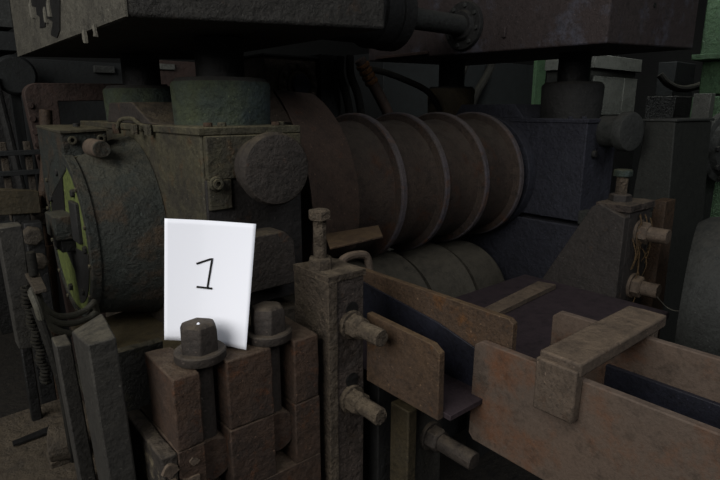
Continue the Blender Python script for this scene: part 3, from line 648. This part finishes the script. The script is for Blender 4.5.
for x0 in (5.15, 5.65):
    tag(MB().tube([(x0+.3, 4.4, 2.35), (x0+.15, 4.4, 2.05), (x0-.1, 4.4, 1.75), (x0-.2, 4.42, 1.3), (x0-.2, 4.45, 0.0)], .05, 10).build('power_cable', M['rubber'], bevel=0), 'thick black cable slanting before the dim grey panel, ' + ('left one' if x0 < 5.4 else 'right one'), 'cable', 'thick cables behind the right beam')

# ------------------------------------------------------------------ background right
cb = thing('pale_cabinet', (6.3, 2.9, 0), 'pale grey twin-door cabinet seen past the right jack', 'cabinet')
MB().box(5.35, 6.30, 2.80, 3.3, 1.50, 2.0).build('body', M['cabinet'], cb)
MB().box(5.30, 6.35, 2.74, 3.3, 0, 1.50).build('dark_lower_body', M['black_iron'], cb)  # lower half of the cabinet, black instead of pale grey
MB().box(5.34, 5.98, 2.77, 2.80, 1.55, 1.93).build('door', M['cabinet'], cb)
MB().box(6.0, 6.30, 2.77, 2.80, 1.55, 1.93).build('door', M['cabinet'], cb)
MB().box(5.3, 6.32, 2.75, 3.3, 2.0, 2.13).build('hood', M['cabinet'], cb)
mt = thing('drive_motor', (5.5, 2.1, 0), 'dark motor housing with a sagging cable, right of the pale cabinet', 'motor')
MB().box(5.35, 5.9, 2.0, 2.25, 0, 1.72).build('body', M['dark_iron'], mt)
MB().box(5.4, 5.85, 2.05, 2.2, 1.72, 2.02).build('terminal_box', M['panel'], mt)
MB().tube([(5.15, 2.08, 1.90), (5.20, 2.02, 1.82), (5.33, 1.95, 1.78), (5.6, 1.9, 1.82), (5.85, 1.86, 1.93)], .03, 10).build('cable', M['rubber'], mt, bevel=0)

gn = thing('green_machine', (6.0, 1.2, 0), 'mint green painted machine at the right edge', 'machine')
MB().box(4.95, 6.2, .9, 1.72, 2.02, 3.2).build('upper_body', M['mint'], gn, bevel=.01)
MB().box(4.85, 6.2, .85, 1.74, 1.98, 2.02).build('ledge', M['mint'], gn)
MB().box(4.98, 6.2, .95, 1.70, 1.72, 1.98).build('middle_body', M['mint'], gn, bevel=.01)
MB().box(4.75, 6.2, .9, 1.66, 0, 1.70).build('lower_body', M['mint'], gn, bevel=.01)
MB().box(4.66, 4.75, 1.5, 1.62, 1.45, 1.72).build('bracket', M['cabinet'], gn)

pi_ = thing('machine_pillar', (3.5, 1.28, 0), 'dark grey green tapered pillar right of the clamp post', 'pillar')
MB().hexa([(3.26, 1.13, 0), (3.245, 1.20, 1.535), (3.26, 1.44, 0), (3.25, 1.36, 1.54), (3.84, 1.13, 0), (3.80, 1.20, 1.535), (3.84, 1.44, 0), (3.80, 1.36, 1.54)]).build('body', M['pillar'], pi_, bevel=.006)
MB().box(3.24, 3.82, 1.19, 1.38, 1.538, 1.552).build('top_plate', M['casting'], pi_)
fc = thing('round_flange_cover', (4.0, 1.0, 0), 'bolted round cover behind the grey green pillar, right edge', 'cover')
MB().lathe((4.35, 1.3, 1.35), (-.3, -1, 0), [(0, .24), (.05, .24), (.06, .2), (.10, .18)], 40).build('cover', M['casting'], fc, bevel=.003)
for k in range(10):
    a = 2*pi*k/10
    bolt_head(fc, (4.33+.215*cos(a), 1.245, 1.35+.215*sin(a)), (-.3, -1, 0), .02, .02, M['dark_iron'])
MB().box(4.2, 4.5, 1.34, 1.6, 0, 1.5).build('stand', M['dark_iron'], fc)
cs = thing('round_casting', (2.3, .55, 0), 'rounded grey casting shell at the right edge, above the trough', 'casting')
MB().lathe((2.63, .70, .79), (.25, -1, 0), [(-.12, .33), (-.08, .36), (.0, .37), (.08, .36), (.12, .33), (.12, .26), (.05, .24), (-.12, .24)], 64).build('shell', M['casting'], cs, bevel=0)
MB().box(2.48, 2.78, .63, .77, 0, .48).build('stand', M['dark_iron'], cs)
for k, (x, y, z) in enumerate(((2.62, .90, 1.02),)):
    tag(MB().tube([(2.505, 0.905, 0.782), (2.552, 0.87, 0.728), (2.521, 0.81, 0.739), (2.491, 0.75, 0.786)], .0018, 6).build('twine', M['flake'], bevel=0), 'thin pale twine sagging from the right clamp post to the casting', 'string')
